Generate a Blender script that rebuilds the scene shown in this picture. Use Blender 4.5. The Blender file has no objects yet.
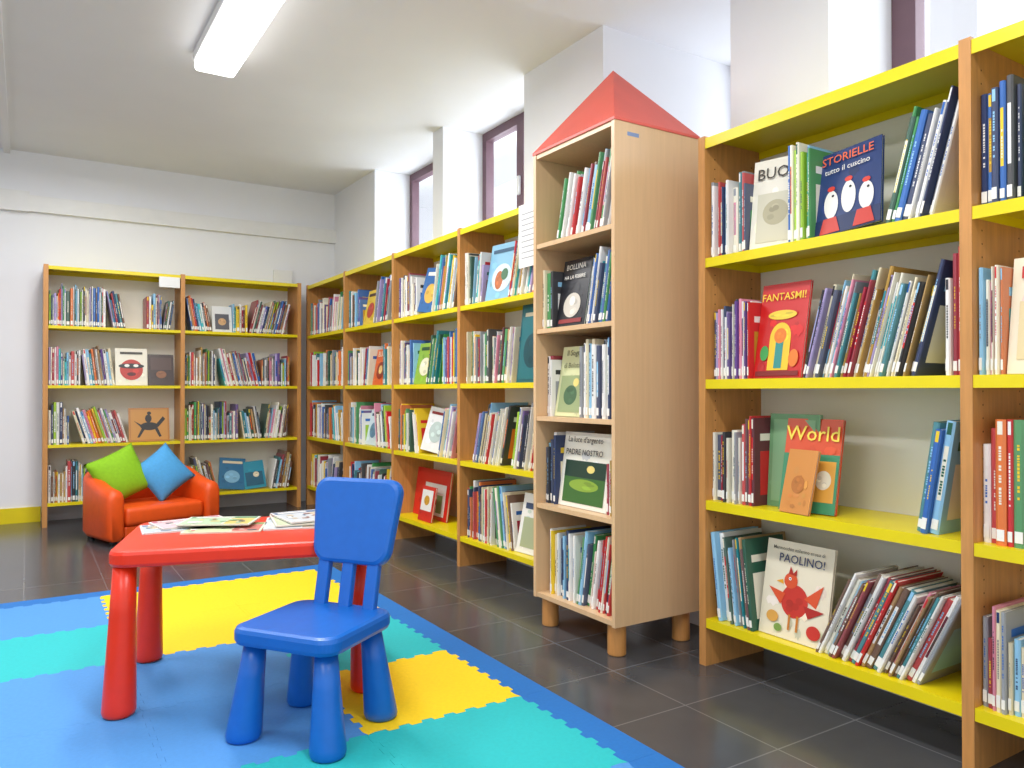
import bpy, bmesh, math, random
from mathutils import Matrix, Vector, Euler
R = math.radians
S = bpy.context.scene
COL = S.collection
SIN, COS, F = 0.535, 0.845, 769.0

# ------------------------------------------------------------------ colour / materials
def lin(h):
    h = h.lstrip('#')
    o = []
    for i in (0, 2, 4):
        c = int(h[i:i+2], 16) / 255
        o.append(c/12.92 if c <= .04045 else ((c+.055)/1.055)**2.4)
    return (o[0], o[1], o[2], 1)

def mat(name, hexc, rough=.5, var=.06, scale=12, spec=.5, coat=0, bump=0, stretch=None):
    m = bpy.data.materials.new(name); m.use_nodes = True
    nt = m.node_tree; b = nt.nodes['Principled BSDF']
    c = lin(hexc)
    tc = nt.nodes.new('ShaderNodeTexCoord')
    n = nt.nodes.new('ShaderNodeTexNoise'); n.inputs['Scale'].default_value = scale
    n.inputs['Detail'].default_value = 4
    src = tc.outputs['Object']
    if stretch:
        mp = nt.nodes.new('ShaderNodeMapping'); mp.inputs['Scale'].default_value = stretch
        nt.links.new(src, mp.inputs[0]); src = mp.outputs[0]
    nt.links.new(src, n.inputs['Vector'])
    r = nt.nodes.new('ShaderNodeValToRGB')
    r.color_ramp.elements[0].position = .3; r.color_ramp.elements[1].position = .7
    r.color_ramp.elements[0].color = tuple(x*(1-var) for x in c[:3])+(1,)
    r.color_ramp.elements[1].color = tuple(min(1, x*(1+var)) for x in c[:3])+(1,)
    nt.links.new(n.outputs['Fac'], r.inputs['Fac'])
    nt.links.new(r.outputs['Color'], b.inputs['Base Color'])
    b.inputs['Roughness'].default_value = rough
    b.inputs['Specular IOR Level'].default_value = spec
    b.inputs['Coat Weight'].default_value = coat
    if bump:
        bp = nt.nodes.new('ShaderNodeBump'); bp.inputs['Strength'].default_value = bump
        bp.inputs['Distance'].default_value = .002
        nt.links.new(n.outputs['Fac'], bp.inputs['Height'])
        nt.links.new(bp.outputs['Normal'], b.inputs['Normal'])
    return m

def vcol_mat(name, rough):
    m = bpy.data.materials.new(name); m.use_nodes = True
    nt = m.node_tree; b = nt.nodes['Principled BSDF']
    a = nt.nodes.new('ShaderNodeAttribute'); a.attribute_name = 'Col'
    nt.links.new(a.outputs['Color'], b.inputs['Base Color'])
    b.inputs['Roughness'].default_value = rough
    return m

def emit_mat(name, col, st):
    m = bpy.data.materials.new(name); m.use_nodes = True
    b = m.node_tree.nodes['Principled BSDF']
    b.inputs['Base Color'].default_value = (.9, .9, .9, 1)
    b.inputs['Emission Color'].default_value = col
    b.inputs['Emission Strength'].default_value = st
    return m

M_wall = mat('wall_paint', '#EEEFF2', .8, .012, 3)
M_ceil = mat('ceiling_paint', '#ECEDF0', .85, .012, 3)
M_wood = mat('beech_board', '#C88D4E', .42, .12, 5, stretch=(14, 14, 1.2))
M_wood2 = mat('pale_beech_board', '#DDB88C', .30, .035, 5, stretch=(14, 14, .8))
M_hole = mat('peg_hole', '#4A2F18', .8)
M_yel = mat('yellow_enamel', '#E9D40A', .32, .03, 8)
M_back = mat('cream_panel', '#FAF7EA', .6, .02, 4)
M_roof = mat('coral_roof', '#DB5E50', .45, .05, 6)
M_red = mat('red_plastic', '#EC3212', .33, .03, 30)
M_blue = mat('blue_plastic', '#0C62BC', .36, .04, 30)
M_orange = mat('orange_leatherette', '#EA5514', .42, .04, 25)
M_green_c = mat('lime_cushion', '#88BE14', .8, .06, 60, bump=.2)
M_blue_c = mat('sky_cushion', '#4C9FD8', .8, .06, 60, bump=.2)
M_mat_blue = mat('foam_blue', '#4B90D2', .7, .04, 80, bump=.3)
M_mat_edge = mat('foam_border_blue', '#186CB8', .7, .04, 80, bump=.3)
M_mat_teal = mat('foam_teal', '#1EB6B8', .7, .04, 80, bump=.3)
M_mat_yel = mat('foam_yellow', '#F8CE06', .7, .04, 80, bump=.3)
M_frame = mat('window_wine_frame', '#6E525C', .5)
M_white = mat('white_plastic', '#E8E8E6', .5, .02)
M_paper = mat('white_paper', '#F0F0EC', .7, .02)
M_cover = vcol_mat('printed_cover', .34)
M_print = vcol_mat('cover_print', .4)
M_page = mat('page_block', '#EDE8DA', .8, .05, 40)
M_lbl = mat('spine_sticker', '#F2F1EC', .6, .02)
M_lamp = emit_mat('lamp_diffuser', (1, .98, .95, 1), 4.5)

def floor_mat():
    m = bpy.data.materials.new('dark_floor_tiles'); m.use_nodes = True
    nt = m.node_tree; b = nt.nodes['Principled BSDF']
    tc = nt.nodes.new('ShaderNodeTexCoord')
    br = nt.nodes.new('ShaderNodeTexBrick')
    br.offset = 0; br.squash = 1
    br.inputs['Scale'].default_value = 1
    br.inputs['Brick Width'].default_value = .34
    br.inputs['Row Height'].default_value = .34
    br.inputs['Mortar Size'].default_value = .0026
    br.inputs['Color1'].default_value = lin('#515153')
    br.inputs['Color2'].default_value = lin('#4C4C4E')
    br.inputs['Mortar'].default_value = lin('#737375')
    nt.links.new(tc.outputs['Object'], br.inputs['Vector'])
    n = nt.nodes.new('ShaderNodeTexNoise'); n.inputs['Scale'].default_value = 6; n.inputs['Detail'].default_value = 5
    nt.links.new(tc.outputs['Object'], n.inputs['Vector'])
    mx = nt.nodes.new('ShaderNodeMixRGB'); mx.blend_type = 'MULTIPLY'; mx.inputs[0].default_value = .3
    nt.links.new(br.outputs['Color'], mx.inputs[1]); nt.links.new(n.outputs['Fac'], mx.inputs[2])
    nt.links.new(mx.outputs[0], b.inputs['Base Color'])
    b.inputs['Roughness'].default_value = .2
    return m
M_floor = floor_mat()

def glass_mat():
    m = bpy.data.materials.new('window_glass'); m.use_nodes = True
    nt = m.node_tree; nt.nodes.remove(nt.nodes['Principled BSDF'])
    o = [n for n in nt.nodes if n.type == 'OUTPUT_MATERIAL'][0]
    t = nt.nodes.new('ShaderNodeBsdfTransparent'); g = nt.nodes.new('ShaderNodeBsdfGlossy')
    g.inputs['Roughness'].default_value = .05
    x = nt.nodes.new('ShaderNodeMixShader'); x.inputs[0].default_value = .04
    nt.links.new(t.outputs[0], x.inputs[1]); nt.links.new(g.outputs[0], x.inputs[2])
    nt.links.new(x.outputs[0], o.inputs[0])
    return m
M_glass = glass_mat()

# ------------------------------------------------------------------ helpers
class MB:
    def __init__(s): s.v = []; s.f = []; s.c = []; s.mi = []
    def add(s, vs, fs, col=None, mi=0):
        o = len(s.v); s.v += [tuple(p) for p in vs]
        for f in fs:
            s.f.append(tuple(i+o for i in f)); s.c.append(col); s.mi.append(mi)
    def box(s, x0, x1, y0, y1, z0, z1, col=None, mi=0):
        vs = [(x0,y0,z0),(x1,y0,z0),(x1,y1,z0),(x0,y1,z0),(x0,y0,z1),(x1,y0,z1),(x1,y1,z1),(x0,y1,z1)]
        s.add(vs, [(3,2,1,0),(4,5,6,7),(0,1,5,4),(1,2,6,5),(2,3,7,6),(3,0,4,7)], col, mi)
    def poly(s, pts, col=None, mi=0):
        s.add(pts, [tuple(range(len(pts)))], col, mi)
    def merge(s, o, mtx):
        s.add([mtx @ Vector(p) for p in o.v], [], None)
        b = len(s.v) - len(o.v)
        for f, c in zip(o.f, o.c):
            s.f.append(tuple(i+b for i in f)); s.c.append(c); s.mi.append(0)
    def mesh(s, name, mats):
        me = bpy.data.meshes.new(name); me.from_pydata(s.v, [], s.f)
        if not isinstance(mats, (list, tuple)): mats = [mats]
        for m in mats: me.materials.append(m)
        if any(s.mi): me.polygons.foreach_set('material_index', s.mi)
        if s.c and s.c[0] is not None:
            a = me.color_attributes.new('Col', 'FLOAT_COLOR', 'CORNER')
            d = []
            for f, c in zip(s.f, s.c):
                d += list(c) * len(f)
            a.data.foreach_set('color', d)
        me.update()
        return me
    def build(s, name, mats, parent=None):
        return link(name, s.mesh(name, mats), parent)

def link(name, me, parent=None):
    o = bpy.data.objects.new(name, me); COL.objects.link(o)
    if parent: o.parent = parent
    return o

def tag(o, label=None, cat=None, group=None, kind=None):
    if label: o['label'] = label
    if cat: o['category'] = cat
    if group: o['group'] = group
    if kind: o['kind'] = kind
    return o

def empty(name, loc, rot=(0,0,0), label=None, cat=None, group=None):
    o = bpy.data.objects.new(name, None); COL.objects.link(o)
    o.empty_display_size = .05
    o.location = loc; o.rotation_euler = rot
    return tag(o, label, cat, group)

def bm_obj(name, bm, m, parent=None, smooth=False):
    me = bpy.data.meshes.new(name)
    bmesh.ops.recalc_face_normals(bm, faces=bm.faces)
    bm.to_mesh(me); bm.free(); me.materials.append(m)
    if smooth:
        for p in me.polygons: p.use_smooth = True
    return link(name, me, parent)

def rbox(x0, x1, y0, y1, z0, z1, r=.005, seg=2):
    bm = bmesh.new()
    bmesh.ops.create_cube(bm, size=1)
    for v in bm.verts:
        v.co = ((x0+x1)/2+v.co.x*(x1-x0), (y0+y1)/2+v.co.y*(y1-y0), (z0+z1)/2+v.co.z*(z1-z0))
    if r: bmesh.ops.bevel(bm, geom=list(bm.edges), offset=r, segments=seg, profile=.5, affect='EDGES')
    return bm

def rplate(w, d, t, rad, ed=.008, n=8, taper=0):
    """rounded rectangle in XY, thickness t upward, edges eased"""
    pts = []
    for cx, cy, a0 in ((w/2-rad, d/2-rad, 0), (-w/2+rad, d/2-rad, 90), (-w/2+rad, -d/2+rad, 180), (w/2-rad, -d/2+rad, 270)):
        for i in range(n+1):
            a = R(a0+90*i/n); pts.append([cx+rad*math.cos(a), cy+rad*math.sin(a)])
    for p in pts: p[0] *= 1+taper*(p[1]/d)
    bm = bmesh.new()
    rings = []
    prof = [(ed, 0), (ed*.3, ed*.3), (0, ed), (0, t-ed), (ed*.3, t-ed*.3), (ed, t)]
    for off, z in prof:
        ring = []
        for x, y in pts:
            sx = (w/2-off)/(w/2); sy = (d/2-off)/(d/2)
            ring.append(bm.verts.new((x*sx, y*sy, z)))
        rings.append(ring)
    N = len(pts)
    for a, b in zip(rings, rings[1:]):
        for i in range(N): bm.faces.new((a[i], a[(i+1) % N], b[(i+1) % N], b[i]))
    bm.faces.new(rings[0][::-1]); bm.faces.new(rings[-1])
    return bm

def lathe(prof, n=28, shift=(0, 0), h=1):
    bm = bmesh.new(); rings = []
    for r, z in prof:
        k = z/h
        rings.append([bm.verts.new((r*math.cos(2*math.pi*i/n)+shift[0]*k, r*math.sin(2*math.pi*i/n)+shift[1]*k, z)) for i in range(n)])
    for a, b in zip(rings, rings[1:]):
        for i in range(n): bm.faces.new((a[i], a[(i+1) % n], b[(i+1) % n], b[i]))
    bm.faces.new(rings[0][::-1]); bm.faces.new(rings[-1])
    return bm

def struct(o): o['kind'] = 'structure'; return o

# ------------------------------------------------------------------ room
XW, YW, ZC = 2.32, 6.62, 2.70
m = MB(); m.box(-2.6, 3.4, -1.2, 6.8, -.1, 0); struct(m.build('floor', M_floor))
m = MB(); m.box(-2.6, 3.4, -1.2, 6.8, ZC, ZC+.1); struct(m.build('ceiling', M_ceil))
m = MB(); m.box(-2.6, 3.4, YW, 6.8, 0, ZC); struct(m.build('wall_back', M_wall))
m = MB(); m.box(-2.6, -2.5, -1.2, YW, 0, ZC); struct(m.build('wall_left', M_wall))
m = MB()
SILL = 1.88
m.box(XW, 3.3, -1.2, YW, 0, SILL)
for a, b, xo in ((5.686, YW, 2.70), (4.515, 4.663, 2.70), (2.853, 3.54, 3.3), (1.637, 2.07, 3.3), (-1.2, .40, 2.76)):
    m.box(XW, xo, a, b, SILL, ZC)
struct(m.build('wall_right', M_wall))

def window(n, y0, y1, x=2.62, f=.06):
    m = MB()
    m.box(x, x+.06, y0, y1, ZC-.06, ZC-.002); m.box(x, x+.06, y0, y1, SILL+.001, SILL+.06)
    m.box(x, x+.06, y0, y0+f, SILL+.06, ZC-.06); m.box(x, x+.06, y1-f, y1, SILL+.06, ZC-.06)
    yc = (y0+y1)/2
    m.box(x-.01, x+.05, yc-.04, yc+.04, SILL+.06, ZC-.06)
    w = struct(m.build('window_%d' % n, M_frame))
    p = MB(); p.box(x+.025, x+.03, y0+f, y1-f, SILL+.06, ZC-.06); p.build('window_pane', M_glass, w)
    hb = rbox(x-.03, x-.01, yc-.012, yc+.012, 2.18, 2.30, .005); bm_obj('window_handle', hb, M_white, w)
window(1, 4.665, 5.684, 2.62, .05); window(2, 3.542, 4.513, 2.62, .05); window(3, .402, 1.635, 2.69, .09); window(4, 2.072, 2.851, 3.235)  # last window is unseen, added to let light into the deep recess

m = MB(); m.box(-2.5, .10, YW-.015, YW, 0, .11); struct(m.build('baseboard_back', M_yel))
m = MB(); m.box(.02, XW, YW-.045, YW, 2.262, 2.378); m.box(-2.5, .02, YW-.058, YW, 2.255, 2.40); struct(m.build('trim_1', M_white))
m = MB(); m.box(-.14, -.10, -1.2, YW, ZC-.03, ZC); struct(m.build('trim_2', M_ceil))
j = bm_obj('junction_box', rbox(1.78, 1.94, YW-.03, YW, 1.86, 1.99, .006), M_white)
tag(j, 'white junction box on back wall above the right back bookcase bay', 'junction box')

# ceiling light
cl = empty('ceiling_light', (.825, 3.55, ZC), label='long white fluorescent ceiling light glowing above the table', cat='ceiling light')
bm_obj('housing', rbox(-.105, .105, -.66, .66, -.05, 0, .006), M_white, cl)
bm_obj('diffuser', rbox(-.10, .10, -.655, .655, -.10, -.051, .02, 3), M_lamp, cl)

# ------------------------------------------------------------------ bookcases
PITCH = .894
ZS = [.165, .575, .995, 1.417]
H_CASE = 1.845
def bookcase(name, loc, rot, nb, label, holes, lip=.032):
    """local x along the case (left to right seen from the front), local y into depth, origin at left upright centre"""
    root = empty(name, loc, (0, 0, rot), label, 'bookcase')
    for i in range(nb+1):
        x = i*PITCH
        m = MB(); m.box(x-.015, x+.015, 0, .30, 0, H_CASE)
        if holes and i < nb:
            side = x+.0153
            for yy in (.05, .24):
                z = .24
                while z < 1.78:
                    r = .0028
                    m.poly([(side, yy+r*math.cos(k*math.pi/3), z+r*math.sin(k*math.pi/3)) for k in range(6)], None, 1)
                    z += .034
        m.build('upright', [M_wood, M_hole], root)
    for i in range(nb):
        a, b = i*PITCH+.0155, (i+1)*PITCH-.0155
        for z in ZS:
            m = MB()
            m.box(a, b, .004, .288, z-.004, z); m.box(a, b, .002, .006, z-lip, z+.0002); m.box(a, b, .282, .286, z-lip+.004, z-.004)
            m.box(a, a+.003, .006, .28, z-lip+.004, z-.004); m.box(b-.003, b, .006, .28, z-lip+.004, z-.004)
            m.build('shelf', M_yel, root)
        z = H_CASE-.008
        m = MB(); m.box(a, b, .004, .288, z-.004, z); m.box(a, b, .002, .006, z-lip-.004, z+.0002); m.box(a, b, .282, .286, z-.03, z-.004)
        m.build('top_panel', M_yel, root)
        m = MB(); m.box(a, b, .289, .297, .13, H_CASE-.02); m.build('back_panel', M_back, root)
    return root
XF = 2.0
bookcase('bookcase', (XF, 1.917, 0), R(-90), 2, 'large beech and yellow bookcase right of the house-shaped tower', True)
bookcase('bookcase', (XF, 6.387, 0), R(-90), 4, 'long beech and yellow bookcase row under the windows, left of tower', False, .026)
bookcase('bookcase', (.12, 6.29, 0), 0, 2, 'two-bay beech bookcase against the back wall behind the orange armchair', False, .021)

# tower
TX0, TX1, TY0, TY1 = 1.77, 2.19, 2.113, 2.63
tw = empty('tower_bookcase', (1.98, 2.3715, 0), (0, 0, R(-90)), 'tall narrow pale beech tower shelf with coral pyramid roof', 'bookcase')
TW, TD = TY1-TY0, TX1-TX0     # local x = width, local y = depth
tb, tt = .113, 1.925
for sx in (-1, 1):
    m = MB(); x = sx*TW/2; m.box(min(x, x-sx*.018), max(x, x-sx*.018), -TD/2, TD/2, tb, tt); m.build('side_panel', M_wood2, tw)
m = MB(); m.box(-TW/2+.0185, TW/2-.0185, TD/2-.012, TD/2, tb+.02, tt-.02); m.build('back_panel', M_wood2, tw)
TZ = [.134, .497, .852, 1.207, 1.555]
for i, z in enumerate(TZ):
    m = MB(); m.box(-TW/2+.0185, TW/2-.0185, -TD/2+.003, TD/2-.0125, z-.018, z); m.build('shelf', M_wood2, tw)
m = MB(); m.box(-TW/2+.0185, TW/2-.0185, -TD/2+.003, TD/2-.0125, tt-.018, tt); m.build('top_panel', M_wood2, tw)
m = MB(); e = .003
a, b = TW/2+e, TD/2+e
base = [(-a,-b,tt),(a,-b,tt),(a,b,tt),(-a,b,tt)]
base2 = [(p[0], p[1], tt+.010) for p in base]
m.add(base+base2+[(0,0,2.236)], [(3,2,1,0),(0,1,5,4),(1,2,6,5),(2,3,7,6),(3,0,4,7),(4,5,8),(5,6,8),(6,7,8),(7,4,8)])
m.build('roof', M_roof, tw)
for sx in (-1, 1):
    for sy in (-1, 1):
        o = bm_obj('leg', lathe([(.031, 0), (.034, .004), (.034, tb-.0005)], 24), M_wood, tw, False)
        o.location = (sx*(TW/2-.05), sy*(TD/2-.05), 0)
m = MB(); x = TW/2+.0006
m.box(TW/2, x, -TD/2+.06, -TD/2+.115, 1.877, 1.891)
o = m.build('sticker', mat('pale_blue_sticker', '#8095BC', .5), tw); o['label'] = 'small pale blue sticker'

# ------------------------------------------------------------------ books
PAL = {'white':'#F0EEE9','cream':'#E6DAB8','ivory':'#F0EAD6','red':'#CC2529','crimson':'#A31D36','maroon':'#642530','orange':'#E87628','yellow':'#EECB2E',
 'mustard':'#C0932E','lime':'#A0C83C','green':'#3E9850','jade':'#1E5A45','teal':'#1F828C','turquoise':'#4DBCC0','azure':'#92C6E6',
 'blue':'#2B68B6','navy':'#213460','purple':'#60408A','lilac':'#B0A0CC','pink':'#E090A6','brown':'#75503A','tan':'#BA9468','black':'#2A2A30','grey':'#9A9DA2'}
W = {'white':30,'cream':8,'ivory':10,'red':6,'crimson':3,'maroon':2,'orange':3,'yellow':3,'mustard':2,'lime':2,'green':4,'jade':3,'teal':4,'turquoise':2,
 'azure':6,'blue':5,'navy':5,'purple':2,'lilac':3,'pink':3,'brown':3,'tan':3,'black':4,'grey':6}
NAMES = list(W); WTS = [W[n] for n in NAMES]
LIGHT = {'white','cream','ivory','yellow','azure','lime','pink','lilac','tan','turquoise','grey'}

def cover_mb(b):
    t, h, d, x0 = b['t'], b['h'], b['d'], b['off']
    c = b['rgb']; k = .0018
    P = [(0,d),(0,.004),(t*.25,0),(t*.75,0),(t,.004),(t,d),(t-k,d),(t-k,.005),(k,.005),(k,d)]
    m = MB()
    vs = [(x+x0, y, 0) for x, y in P]+[(x+x0, y, h) for x, y in P]
    n = 10
    m.add(vs, [(i, (i+1) % n, (i+1) % n+n, i+n) for i in range(n)] +
          [(0,1,8,9)[::-1], (1,2,3,4,7,8)[::-1], (4,5,6,7)[::-1]] +
          [tuple(i+n for i in q) for q in ((0,1,8,9),(1,2,3,4,7,8),(4,5,6,7))], c)
    rg = random.Random(b['seed'])
    s = b['strip']
    def q(xa, xb, za, zb, col, e=.0004):
        m.poly([(x0+t*xa, -e, h*za), (x0+t*xb, -e, h*za), (x0+t*xb, -e, h*zb), (x0+t*xa, -e, h*zb)], col)
    if rg.random() < .25: q(.25, .75, .88, .985, s)
    if rg.random() < .22: q(.25, .75, .3, .78, b['strip2'], .0003)
    z = .28+rg.random()*.12; top = rg.uniform(.6, .86)
    w = rg.uniform(.07, .15)
    while z < top:
        l = rg.uniform(.010, .026)
        q(.5-w, .5+w, z, z+l, s, .0006)
        z += l+.007
        if rg.random() < .15: z += .03
    # picture on the front board
    if t > .004:
        e = x0+t+.0003
        m.poly([(e, d*.14, h*.12), (e, d*.86, h*.12), (e, d*.86, h*.62), (e, d*.14, h*.62)], b['strip2'])
        m.poly([(e, d*.14, h*.74), (e, d*.8, h*.74), (e, d*.8, h*.82), (e, d*.14, h*.82)], s)
    return m
def pages_mb(b):
    t, h, d, x0 = b['t'], b['h'], b['d'], b['off']
    m = MB(); m.box(x0+.0019, x0+t-.0019, .0052, d-.003, .003, h-.003, lin('#E9E3D3')); return m
def label_mb(b):
    t, x0 = b['t'], b['off']
    m = MB(); m.box(x0+t*.14, x0+t*.86, -.0012, .0005, .012, .012+b['lh'], lin('#F0EFEA')); return m

BOOKS = []       # spine-out
SHELVES = {}     # key -> ordered list of records
def wpick(rg, pal):
    if pal: return rg.choice(pal)
    return rg.choices(NAMES, WTS)[0]

class Frame:
    def __init__(s, O, rot): s.O = Vector((O[0], O[1], 0)); s.rot = rot; s.c = math.cos(rot); s.s = math.sin(rot)
    def p(s, u, v, z): return s.O+Vector((u*s.c-v*s.s, u*s.s+v*s.c, z))

INK = {}
def ink(h):
    if h not in INK: INK[h] = mat('ink_'+h.strip('#').lower(), h, .45, .01)
    return INK[h]
def text_mesh(body, size, col, parent, x, z, y, name='title'):
    cu = bpy.data.curves.new('t', 'FONT'); cu.body = body; cu.size = size; cu.align_x = 'CENTER'; cu.align_y = 'CENTER'; cu.resolution_u = 2
    cu.offset = size*.004
    to = bpy.data.objects.new('t', cu); COL.objects.link(to)
    dg = bpy.context.evaluated_depsgraph_get()
    me = bpy.data.meshes.new_from_object(to.evaluated_get(dg))
    bpy.data.objects.remove(to); bpy.data.curves.remove(cu)
    me.name = name
    me.materials.clear(); me.materials.append(ink(col))
    o = link(name, me, parent); o.location = (x, y, z); o.rotation_euler = (R(90), 0, 0)
    return o

SP = {}
def sp(key, w, h, t, base, cname, label, deco=(), text=(), tilt=12, yaw=0, roll=0):
    SP[key] = dict(w=w, h=h, t=t, base=base, cname=cname, label=label, deco=deco, text=text, tilt=tilt, yaw=yaw, roll=roll)

def face_book(key, fr, u, v, z, group):
    """book standing with its front cover to the room; u = left edge, v = depth of its rear foot"""
    d = SP[key]; w, h, t = d['w'], d['h'], d['t']
    root = empty('book', fr.p(u, v, z), (R(-d['tilt']), R(d['roll']), fr.rot+R(d['yaw'])), d['label'], 'book', group)
    c = lin(d['base']); k = .002
    m = MB()
    m.box(0, w, -t, -t+k, 0, h, c); m.box(0, w, -k, 0, 0, h, c); m.box(0, k, -t+k, -k, 0, h, c)
    cov = m.build('cover', M_cover, root)
    m = MB(); m.box(k, w-.004, -t+k, -k, .003, h-.003); m.build('pages', M_page, root)
    if d['deco']:
        m = MB(); e = .0004
        rg = random.Random(key)
        # loose painted brush dabs, then the picture itself, then lighter and darker dabs on its larger shapes
        for i in range(14):
            f = rg.uniform(.72, 1.22); cc = tuple(min(1, x*f*rg.uniform(.9, 1.1)) for x in c[:3])+(1,)
            cx, cz, rx, rz = rg.uniform(.12, .88), rg.uniform(.08, .70), rg.uniform(.03, .11), rg.uniform(.02, .07)
            m.poly([(cx*w+rx*w*math.cos(q*math.pi/7), -t-e, cz*h+rz*h*math.sin(q*math.pi/7)*(1+.3*math.sin(3*q))) for q in range(14)], cc); e += .0001
        for q in d['deco']:
            y = -t-e; e += .0002
            col = lin(q[-1])
            if q[0] == 'r': m.poly([(q[1]*w, y, q[2]*h), (q[3]*w, y, q[2]*h), (q[3]*w, y, q[4]*h), (q[1]*w, y, q[4]*h)], col)
            elif q[0] == 'e':
                m.poly([(q[1]*w+q[3]*w*math.cos(i*math.pi/12), y, q[2]*h+q[4]*h*math.sin(i*math.pi/12)) for i in range(24)], col)
                if q[3] > .12:
                    for g in range(4):
                        f = rg.choice((.75, .85, 1.15, 1.3)); a = rg.uniform(0, 6.28); rr = rg.uniform(.3, .6)
                        cx = q[1]+q[3]*rr*math.cos(a); cz = q[2]+q[4]*rr*math.sin(a); y = -t-e; e += .0001
                        m.poly([(cx*w+q[3]*.28*w*math.cos(i*math.pi/6), y, cz*h+q[4]*.22*h*math.sin(i*math.pi/6)) for i in range(12)], tuple(min(1, x*f) for x in col[:3])+(1,))
            else: m.poly([(a*w, y, b*h) for a, b in q[1]], col)
        m.build('cover_illustration', M_print, cov)
    for s_, cx, cz, size, col in d['text']:
        text_mesh(s_, size*w, col, cov, cx*w, cz*h, -t-.006)
    if d['roll']:
        lo = min((Euler(root.rotation_euler).to_matrix() @ Vector(p)).z for p in ((0,0,0),(w,0,0),(w,-t,0),(0,-t,0)))
        root.location.z = z - lo + .0002
    return root

def px_of(p):
    z = p.x*SIN+p.y*COS
    return 512+F*(p.x*COS-p.y*SIN)/z

def fill(fr, key, z, segs, L, where, seed, v0=.016, pal=None, dmax=.23):
    rg = random.Random(seed)
    u = .002; lst = []
    for sg in segs:
        kind = sg[0]
        if kind == 'g': u += sg[1]; continue
        if kind == 'f':
            d = SP[sg[1]]
            face_book(sg[1], fr, u+.002, sg[2] if len(sg) > 2 else .055, z, 'books on the '+where)
            lst.append(dict(special=True, name=d['cname'])); u += d['w']*math.cos(R(d['yaw']))+.006
            continue
        w = sg[1]
        if kind == 'v': h0, h1, a = sg[2], sg[3], 0; tr = sg[4] if len(sg) > 4 else None; pl = sg[5] if len(sg) > 5 else pal
        else: a, h0, h1 = R(sg[2]), sg[3], sg[4]; tr = sg[5] if len(sg) > 5 else None; pl = sg[6] if len(sg) > 6 else pal
        if tr is None: tr = (.006, .0165)
        end = min(u+w, L-.003)
        run = []
        if kind == 'l': u += h1*math.sin(a)
        lim = end - (h1*math.sin(a) if kind == 'r' else 0)
        clump = None; reach = 0
        while True:
            if clump is None or clump[0] <= 0:
                clump = [rg.randint(1, 4), rg.uniform(h0, h1), rg.uniform(*tr)]
            clump[0] -= 1
            t = max(tr[0], min(tr[1]*1.3, clump[2]*rg.uniform(.7, 1.35)))
            if rg.random() < .08: t *= 1.5
            step = t/math.cos(a)+.0006
            if u+step > lim: break
            h = max(h0*.85, min(h1, clump[1]*rg.uniform(.93, 1.06)))
            if rg.random() < .12: h = rg.uniform(h0*.8, h1)
            n = wpick(rg, pl)
            jit = rg.uniform(.9, 1.08)
            piv = u if kind != 'r' else u+step-.0006
            d = min(dmax, h*rg.uniform(.66, .88))
            run.append(dict(special=False, name=n, jit=jit, t=t, h=h, d=d, off=0 if kind != 'r' else -t, lh=rg.uniform(.022, .032),
                     piv=piv, dep=v0+rg.uniform(0, .03), rot=(0, a if kind == 'r' else -a, fr.rot), pose='tilted' if a > R(3) else 'upright', pal=pl, fade=rg.uniform(0, .25),
                     seed=rg.random(), s1=rg.choice(['white','yellow','azure','ivory']), s2=rg.choice(['navy','red','black','jade','blue','grey']), s3=wpick(rg, None)))
            reach = max(reach, piv+h*math.sin(a)); u += step
        shift = (end-reach-.001) if kind == 'r' and run else 0
        for b in run:
            b['pos'] = fr.p(b['piv']+shift, b['dep'], z)
            b['pos2'] = fr.p(b['piv']+shift+b['t'], b['dep'], z)
            if px_of(b['pos']) > 1032: continue          # wholly outside the frame
            lst.append(b); BOOKS.append(b)
        if kind == 'r': u = end
    SHELVES[key] = (where, lst)
    return u

def mk(b):
    c = lin(PAL[b['name']]); f = b['fade']
    b['rgb'] = tuple(min(1, x*b['jit']*(1-f)+f*g) for x, g in zip(c[:3], (.34, .34, .33)))+(1,) if b['name'] not in LIGHT else tuple(min(1, x*b['jit']) for x in c[:3])+(1,)
    b['strip'] = lin(PAL[b['s2'] if b['name'] in LIGHT else b['s1']])
    b['strip2'] = lin(PAL[b['s3']])

# front-facing covers
sp('storielle', .215, .265, .012, '#22386B', 'navy', 'navy picture book with orange title and three white hens, top shelf right of tower',
   (('r',0,0,1,.2,'#1A2A55'),('e',.25,.36,.11,.17,'#E8E4DC'),('e',.52,.40,.11,.19,'#E8E4DC'),('e',.79,.35,.11,.16,'#E8E4DC'),
    ('e',.25,.55,.06,.03,'#D23A2A'),('e',.52,.61,.06,.03,'#D23A2A'),('e',.79,.53,.06,.03,'#D23A2A'),
    ('e',.28,.46,.02,.015,'#222222'),('e',.55,.51,.02,.015,'#222222'),('e',.82,.44,.02,.015,'#222222'),
    ('p',[(.08,.02),(.4,.02),(.34,.2),(.14,.2)],'#C23A30'),('p',[(.6,.02),(.92,.02),(.86,.2),(.66,.2)],'#C23A30')),
   (('STORIELLE', .5, .89, .17, '#E8663A'), ('tutto il cuscino', .5, .76, .115, '#E8E4DC')), 10, 0, -5)
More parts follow.
